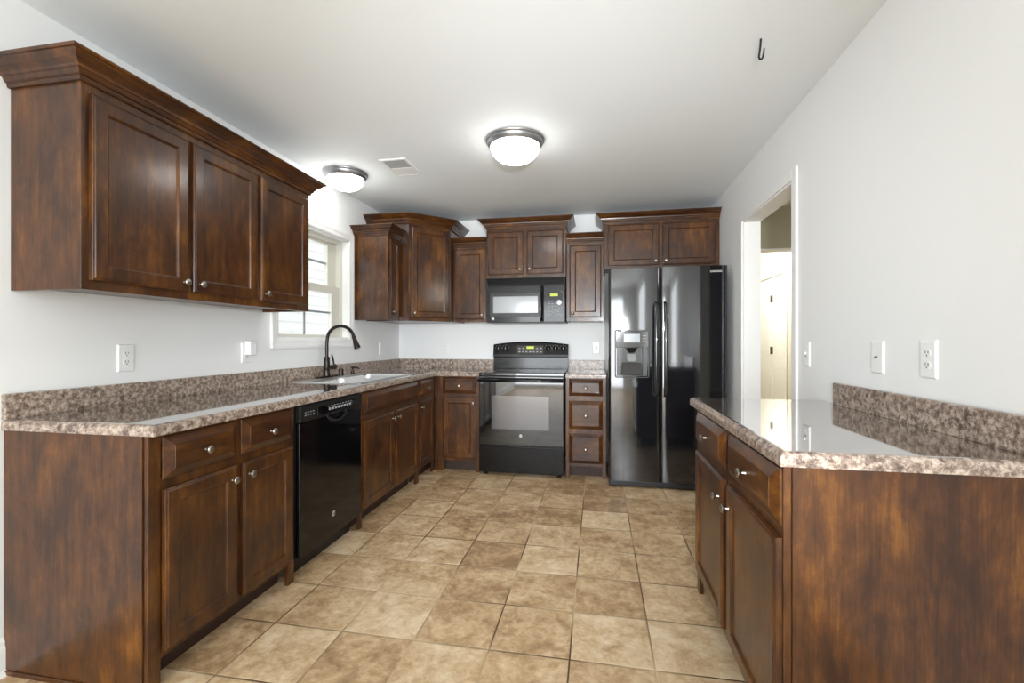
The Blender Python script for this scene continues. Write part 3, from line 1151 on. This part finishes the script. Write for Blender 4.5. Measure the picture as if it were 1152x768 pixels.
ticks = MB()
for kx in (-0.325, -0.252, 0.180, 0.252, 0.328):
    zk = 1.122
    o = MB().lathe((kx, panel_y(zk) + 0.001, zk), (0, -0.987, 0.16), [(0, 0.0), (0, 0.024), (0.006, 0.023), (0.010, 0.019), (0.022, 0.017), (0.024, 0.014), (0.024, 0.0)], 20).build('knob', M_black, pan)
    MB().box(kx - 0.0015, kx + 0.0015, panel_y(zk) - 0.0255, panel_y(zk) - 0.0225, zk - 0.014, zk + 0.018).build('pointer', M_grey, pan)
    for a in range(7):
        an = math.radians(-30 + a * 40)
        px, pz = kx + 0.033 * math.cos(an), zk + 0.033 * math.sin(an)
        ticks.box(px - 0.003, px + 0.003, panel_y(pz) - 0.0012, panel_y(pz) + 0.001, pz - 0.002, pz + 0.002)
ticks.build('printed_marks', M_grey, pan)
q = MB()
z0_, z1_ = 1.070, 1.150
q.loft([[(-0.135, panel_y(z0_) - 0.0015, z0_), (0.130, panel_y(z0_) - 0.0015, z0_), (0.130, panel_y(z1_) - 0.0015, z1_), (-0.135, panel_y(z1_) - 0.0015, z1_)],
        [(-0.135, panel_y(z0_) + 0.001, z0_), (0.130, panel_y(z0_) + 0.001, z0_), (0.130, panel_y(z1_) + 0.001, z1_), (-0.135, panel_y(z1_) + 0.001, z1_)]])
kp = q.build('keypad', M_glass, t)
for r_ in range(2):
    for k in range(7):
        if r_ == 1 and k in (2, 3, 4):
            continue
        xk = -0.118 + k * 0.036
        zk = 1.082 + r_ * 0.034
        MB().box(xk, xk + 0.018, panel_y(zk) - 0.0035, panel_y(zk) - 0.001, zk, zk + 0.012).build('button', M_grey, kp)
q = MB().box(-0.038, 0.036, panel_y(1.13) - 0.0035, panel_y(1.13) - 0.0005, 1.118, 1.143)
q.build('clock_display', M_led, kp)

# ------------------------------------------------------------------ microwave
t = thing('microwave', 'black over the range microwave mounted under the short cabinet', 'microwave', (-0.665, 4.27, 1.366))
mw = 0.374
q = MB()
q.box(-mw, mw, 0.022, 0.386, 0.004, 0.424)
q.build('body', M_blackm, t)
q = MB()   # top vent with louvres
q.box(-mw, mw, 0.008, 0.0215, 0.352, 0.424)
for k in range(5):
    z = 0.358 + k * 0.0125
    q.extrude_profile([(0.009, z), (-0.002, z + 0.001), (0.0, z + 0.007), (0.009, z + 0.010)], 'x', -mw + 0.012, mw - 0.012)
q.box(-mw, -mw + 0.011, -0.002, 0.01, 0.352, 0.424, 0.002)
q.box(mw - 0.011, mw, -0.002, 0.01, 0.352, 0.424, 0.002)
q.build('vent_grille', M_black, t)
q = MB()
q.box(-mw, 0.168, -0.004, 0.0215, 0.004, 0.350, 0.005)
md = q.build('door', M_black, t)
MB().rect_rings(-0.340, 0.135, 0.060, 0.280, [(0, -0.0038), (0, -0.0055), (0.002, -0.006)]).build('door_frame', M_blackm, md)
MB().rect_rings(-0.308, 0.118, 0.094, 0.250, [(0, -0.0058), (0, -0.0068), (0.002, -0.0072)]).build('door_window', M_mwwin, md)
logo_disc(t, -0.313, -0.004, 0.040, 0.014)
q = MB()
q.tube([(0.152, -0.006, 0.335), (0.152, -0.026, 0.325), (0.152, -0.033, 0.28), (0.152, -0.034, 0.18), (0.152, -0.033, 0.08), (0.152, -0.026, 0.03), (0.152, -0.006, 0.02)], 0.011, 12)
q.build('handle', M_black, md)
q = MB()
q.box(0.171, mw, -0.004, 0.0215, 0.004, 0.350, 0.005)
cp = q.build('control_panel', M_black, t)
MB().box(0.233, 0.305, -0.0055, -0.003, 0.245, 0.270).build('clock_display', M_led, cp)
for r_ in range(6):
    for k in range(4):
        MB().box(0.220 + k * 0.028, 0.234 + k * 0.028, -0.0056, -0.0035, 0.075 + r_ * 0.024, 0.083 + r_ * 0.024).build('button', M_grey, cp)
MB().lathe((0.318, -0.004, 0.185), (0, -1, 0), [(0, 0.0), (0, 0.026), (0.008, 0.024), (0.010, 0.02), (0.010, 0.0)], 24).build('dial', M_foil, cp)
q = MB()
q.tube([(0.335, -0.005, 0.29), (0.352, -0.005, 0.285), (0.352, -0.005, 0.18), (0.352, -0.005, 0.07), (0.30, -0.005, 0.052), (0.205, -0.005, 0.046)], 0.0015, 6)
q.build('printed_outline', M_grey, cp)

# ------------------------------------------------------------------ refrigerator
t = thing('refrigerator', 'tall black side by side refrigerator with an ice dispenser against the back wall', 'refrigerator', (0.090, 3.84, 0))
FW = 0.916
q = MB()
q.box(0.004, FW - 0.004, 0.085, 0.78, 0.03, 1.762, 0.004)
q.box(0.02, FW - 0.02, 0.10, 0.76, 0.0, 0.03)
q.build('body', M_fridge, t)


def fdoor_profile(x0, x1, n=10):
    """rounded door front, plan view"""
    pts = [(x0, 0.080)]
    r = 0.022
    bow = 0.006
    for k in range(5):
        a = PI + PI / 2 * k / 4
        pts.append((x0 + r + r * math.cos(a), r + bow + r * math.sin(a)))
    for k in range(1, n):
        f = k / n
        pts.append((x0 + r + (x1 - x0 - 2 * r) * f, bow - bow * 4 * f * (1 - f)))
    for k in range(5):
        a = 1.5 * PI + PI / 2 * k / 4
        pts.append((x1 - r + r * math.cos(a), r + bow + r * math.sin(a)))
    pts.append((x1, 0.080))
    return pts


def fridge_door(x0, x1, z0, z1, hole=None):
    q = MB()
    P = fdoor_profile(x0, x1)
    if not hole:
        q.prism(P, z0, z1, True)
        bmesh.ops.bevel(q.bm, geom=[e for e in q.bm.edges if abs(e.verts[0].co.z - e.verts[1].co.z) < 1e-6 and e.calc_length() < 0.2 and e.verts[0].co.y < 0.079], offset=0.003, segments=1, affect='EDGES')
        return q
    hx0, hx1, hz0, hz1 = hole
    # cut the front profile at the recess: left strip, right strip, below, above
    def ycurve(x):
        for (xa, ya), (xb, yb) in zip(P[1:], P[2:]):
            if xa <= x <= xb and xb > xa:
                return ya + (yb - ya) * (x - xa) / (xb - xa)
        return 0.0
    Lp = [p for p in P if p[0] < hx0] + [(hx0, ycurve(hx0)), (hx0, 0.080)]
    Rp = [(hx1, 0.080), (hx1, ycurve(hx1))] + [p for p in P if p[0] > hx1]
    Mp = [(hx0, 0.080), (hx0, ycurve(hx0))] + [p for p in P if hx0 < p[0] < hx1] + [(hx1, ycurve(hx1)), (hx1, 0.080)]
    q.prism(P, z0, hz0, True)
    q.prism(P, hz1, z1, True)
    q.prism(Lp, hz0, hz1, True)
    q.prism(Rp, hz0, hz1, True)
    return q


xm = 0.406
fd = fridge_door(0.0, xm - 0.003, 0.062, 1.786, (0.066, 0.306, 0.912, 1.140)).build('freezer_door', M_fridge, t, angle=25)
rd = fridge_door(xm + 0.003, FW, 0.062, 1.790).build('refrigerator_door', M_fridge, t, angle=25)
# dispenser
q = MB()
q.rect_rings(0.058, 0.314, 1.141, 1.276, [(0, 0.0065), (0, -0.003), (0.003, -0.0045)])
dp = q.build('dispenser_panel', M_fridge, fd)
MB().box(0.122, 0.248, -0.0060, -0.0042, 1.185, 1.252).build('dispenser_display', M_lcd, fd)
q = MB()
for zz in (1.190, 1.212, 1.236):
    q.box(0.072, 0.102, -0.0055, -0.0043, zz, zz + 0.004)
q.build('printed_marks', M_grey, fd)
q = MB()
for zz in (1.190, 1.212, 1.236):
    q.box(0.268, 0.298, -0.0055, -0.0043, zz, zz + 0.004)
q.build('printed_marks', M_grey, fd)
q = MB()
q.box(0.064, 0.308, 0.066, 0.079, 0.912, 1.141)              # back of the niche
q.box(0.0655, 0.100, 0.006, 0.070, 0.914, 1.141)
q.box(0.272, 0.3065, 0.006, 0.070, 0.914, 1.141)
q.build('dispenser_niche', M_blackm, fd)
q = MB()
q.loft([[(0.100, 0.064, 0.925), (0.272, 0.064, 0.925), (0.262, 0.062, 1.02), (0.110, 0.062, 1.02)], [(0.100, 0.020, 0.925), (0.272, 0.020, 0.925), (0.262, 0.056, 1.02), (0.110, 0.056, 1.02)]])
q.box(0.112, 0.260, 0.058, 0.066, 1.02, 1.13)
q.build('dispenser_back', M_recess, fd)
q = MB()
q.loft([[(0.150, 0.052, 1.09), (0.222, 0.052, 1.09), (0.222, 0.058, 1.09), (0.150, 0.058, 1.09)], [(0.150, 0.034, 1.050), (0.222, 0.034, 1.050), (0.222, 0.040, 1.050), (0.150, 0.040, 1.050)], [(0.160, 0.026, 1.030), (0.212, 0.026, 1.030), (0.212, 0.032, 1.030), (0.160, 0.032, 1.030)]])
q.build('dispenser_paddle', M_grey, fd)
q = MB()
q.lathe((0.186, 0.04, 1.141), (0, 0, -1), [(0, 0.0), (0, 0.045), (0.02, 0.038), (0.038, 0.022), (0.044, 0.014), (0.044, 0.0)], 20)
q.build('ice_chute', M_blackm, fd)
MB().box(0.075, 0.297, 0.010, 0.062, 0.9125, 0.922, 0.002).build('drip_tray', M_blackm, fd)
q = MB()   # raised bezel around the dispenser
q.loft([rrect(0.050, 0.322, 0.898, 1.286, 0.016, 0.0), rrect(0.050, 0.322, 0.898, 1.286, 0.016, 0.006), rrect(0.053, 0.319, 0.901, 1.283, 0.014, 0.009), rrect(0.058, 0.314, 0.906, 1.278, 0.010, 0.009), rrect(0.060, 0.312, 0.908, 1.276, 0.010, 0.0)], False, False)
for v in q.bm.verts:
    v.co = Vector((v.co.x, 0.003 - v.co.z, v.co.y))
q.build('dispenser_bezel', M_blackm, fd)


def handle(x, parent):
    q = MB()
    q.tube([(x, 0.004, 1.502), (x, -0.020, 1.495), (x, -0.040, 1.47), (x, -0.052, 1.35), (x, -0.056, 1.13), (x, -0.052, 0.91), (x, -0.040, 0.79), (x, -0.020, 0.765), (x, 0.004, 0.758)],
           [0.012, 0.013, 0.013, 0.0125, 0.0125, 0.0125, 0.013, 0.013, 0.012], 14)
    q.build('handle', M_fridge, parent)


handle(xm - 0.036, fd)
handle(xm + 0.036, rd)
text_mesh('brand_letters', 'SAMSUNG', 0.022, M_foil, rd, (0.828, 0.0028, 1.743), ROT_FRONT, 0.0015, width=0.088)
q = MB()
q.box(0.004, FW - 0.004, 0.020, 0.085, 0.012, 0.056, 0.006)
q.build('base_grille', M_blackm, t)
q = MB()
q.box(0.02, 0.12, 0.03, 0.16, 1.763, 1.792, 0.006)
q.box(FW - 0.12, FW - 0.02, 0.03, 0.16, 1.763, 1.784, 0.006)
q.build('hinge_cover', M_blackm, t)

# ------------------------------------------------------------------ ceiling lamps, vent, hook


def ceiling_lamp(x, y, R, drop, label):
    t = thing('ceiling_lamp', label, 'ceiling lamp', (x, y, H), 0, 'flush dome ceiling lamps')
    z = 0.0
    MB().lathe((0, 0, 0), (0, 0, -1), [(0, 0.0), (0, R), (0.006, R * 1.0), (0.012, R * 0.985), (0.016, R * 0.955), (0.026, R * 0.945), (0.034, R * 0.915), (0.046, R * 0.86), (0.046, R * 0.80), (0.02, R * 0.78), (0.02, 0.0)], 56).build('canopy', M_fix, t)
    pr = []
    n = 14
    g0, gr = 0.040, R * 0.835
    for k in range(n + 1):
        a = (PI / 2) * k / n
        pr.append((g0 + (drop - g0) * math.sin(a) ** 1.0, gr * math.cos(a) ** 0.85 if k < n else 0.0))
    pr = [(g0 - 0.004, 0.0), (g0 - 0.004, gr)] + pr
    MB().lathe((0, 0, 0), (0, 0, -1), pr, 56).build('glass_dome', M_lamp, t)
    MB().lathe((0, 0, -drop + 0.002), (0, 0, -1), [(0, 0.0), (0, 0.011), (0.004, 0.012), (0.009, 0.008), (0.013, 0.008), (0.017, 0.004), (0.017, 0.0)], 16).build('finial', M_fix, t)


ceiling_lamp(-0.508, 2.845, 0.185, 0.142, 'larger lit dome ceiling lamp in the middle of the kitchen ceiling')
ceiling_lamp(-1.862, 3.175, 0.160, 0.128, 'smaller lit dome ceiling lamp near the window above the sink')

t = thing('air_vent', 'white rectangular air vent in the ceiling between the two lamps', 'vent', (-1.40, 3.135, H))
q = MB()
pr = [(0.0, 0.0), (0.004, -0.006), (0.018, -0.008), (0.024, -0.004)]
q.loft([[(-0.102 + i, -0.158 + i, z), (0.102 - i, -0.158 + i, z), (0.102 - i, 0.158 - i, z), (-0.102 + i, 0.158 - i, z)] for i, z in pr], False, False)
q.build('frame', M_white, t)
q = MB()
q.box(-0.078, 0.078, -0.134, 0.002, -0.0035, -0.001)
q.build('backing', M_vent, t)
q = MB()
for k in range(9):
    yk = -0.130 + k * 0.0145
    q.loft([[(-0.078, yk, -0.002), (-0.078, yk + 0.008, -0.007), (-0.078, yk + 0.009, -0.006), (-0.078, yk + 0.002, -0.001)], [(0.078, yk, -0.002), (0.078, yk + 0.008, -0.007), (0.078, yk + 0.009, -0.006), (0.078, yk + 0.002, -0.001)]])
q.build('louvres', M_vent, t)
MB().box(-0.078, 0.078, 0.003, 0.134, -0.007, -0.001, 0.002).build('damper_plate', M_white, t)

t = thing('ceiling_hook', 'small black metal hook hanging from the ceiling near the right wall', 'hook', (0.672, 2.079, H))
q = MB()
q.tube([(0, 0, 0.0), (-0.002, 0, -0.03), (-0.006, 0, -0.06), (-0.008, 0, -0.074), (-0.005, -0.001, -0.084), (0.001, -0.002, -0.086), (0.006, -0.003, -0.080), (0.009, -0.004, -0.066), (0.011, -0.005, -0.044)], [0.0042, 0.0042, 0.0042, 0.0042, 0.0042, 0.0042, 0.004, 0.0038, 0.0032], 10)
q.build('hook', M_iron, t)

# ------------------------------------------------------------------ outlets and switches


def plate(t, w=0.072, h=0.118):
    return MB().rect_rings(-w / 2, w / 2, -h / 2, h / 2, [(0, 0), (0, -0.002), (0.003, -0.0052), (0.006, -0.006)]).build('cover_plate', M_white, t)


def outlet(label, loc, rotz, group='white wall outlets', w=0.076, h=0.124):
    t = thing('wall_outlet', label, 'outlet', loc, rotz, group)
    plate(t, w, h)
    for s in (1, -1):
        z = s * 0.0195
        prof = [[(0.0165 * math.cos(a), -0.0055 - d, z + 0.0145 * max(-0.86, min(0.86, math.sin(a)))) for a in [2 * PI * k / 24 for k in range(24)]] for d in (0, 0.002)]
        o = MB().loft(prof).build('socket', M_white, t)
        q = MB()
        q.box(-0.0075, -0.005, -0.0082, -0.0072, z - 0.001, z + 0.008)
        q.box(0.005, 0.0075, -0.0082, -0.0072, z - 0.001, z + 0.007)
        q.lathe((0, -0.0072, z - 0.0075), (0, -1, 0), [(0, 0.0), (0, 0.0026), (0.001, 0.0026), (0.001, 0.0)], 10)
        q.build('slots', M_slot, o)
    MB().lathe((0, -0.0058, 0), (0, -1, 0), [(0, 0.0), (0, 0.003), (0.001, 0.0028), (0.001, 0.0)], 10).build('screw', M_white, t)
    return t


def switch(label, loc, rotz, group='white wall switches'):
    t = thing('wall_switch', label, 'switch', loc, rotz, group)
    plate(t, 0.076, 0.124)
    MB().box(-0.006, 0.006, -0.0068, -0.005, -0.013, 0.013).build('toggle_slot', M_slot, t)
    q = MB()
    q.loft([[(-0.0045, -0.006, -0.006), (0.0045, -0.006, -0.006), (0.0045, -0.006, 0.010), (-0.0045, -0.006, 0.010)], [(-0.004, -0.016, 0.004), (0.004, -0.016, 0.004), (0.004, -0.013, 0.013), (-0.004, -0.013, 0.013)]])
    q.build('toggle', M_white, t)
    for z in (0.042, -0.042):
        MB().lathe((0, -0.0055, z), (0, -1, 0), [(0, 0.0), (0, 0.003), (0.001, 0.0028), (0.001, 0.0)], 10).build('screw', M_white, t)
    return t


outlet('white outlet on the left wall under the long cabinet, nearest the viewer', (XL + 0.0002, 1.730, 1.120), R90)
outlet('white outlet on the left wall between the window and the corner', (XL + 0.0002, 4.227, 1.120), R90)
outlet('white outlet on the left wall behind the plugged in device', (XL + 0.0002, 2.455, 1.125), R90)
outlet('white outlet on the back wall left of the range', (-1.588, YB - 0.0002, 1.122), 0)
switch('white light switch on the back wall between range and refrigerator', (-0.012, YB - 0.0002, 1.129), 0)
switch('white light switch on the right wall, nearest the doorway', (XR - 0.0002, 2.594, 1.129), -R90)
outlet('white outlet on the right wall, furthest from the doorway', (XR - 0.0002, 1.710, 1.138), -R90)
t = thing('cable_plate', 'white wall plate with one small jack between the outlet and the doorway switch', 'wall plate', (XR - 0.0002, 1.985, 1.135), -R90)
plate(t, 0.078, 0.124)
MB().lathe((0, -0.0055, 0), (0, -1, 0), [(0, 0.0), (0, 0.0055), (0.003, 0.0052), (0.003, 0.003), (0.008, 0.003), (0.008, 0.0)], 12).build('jack', M_slot, t)
for z in (0.042, -0.042):
    MB().lathe((0, -0.0055, z), (0, -1, 0), [(0, 0.0), (0, 0.003), (0.001, 0.0028), (0.001, 0.0)], 10).build('screw', M_white, t)

t = thing('plug_in_device', 'small white plug in box on the outlet beside the window', 'device', (XL + 0.0082, 2.462, 1.152), R90)
MB().box(-0.027, 0.027, -0.040, 0.0, -0.040, 0.044, 0.004).build('case', M_white, t)
MB().lathe((0.010, -0.0395, 0.028), (0, -1, 0), [(0, 0.0), (0, 0.003), (0.001, 0.0025), (0.001, 0.0)], 10).build('indicator', M_grey, t)
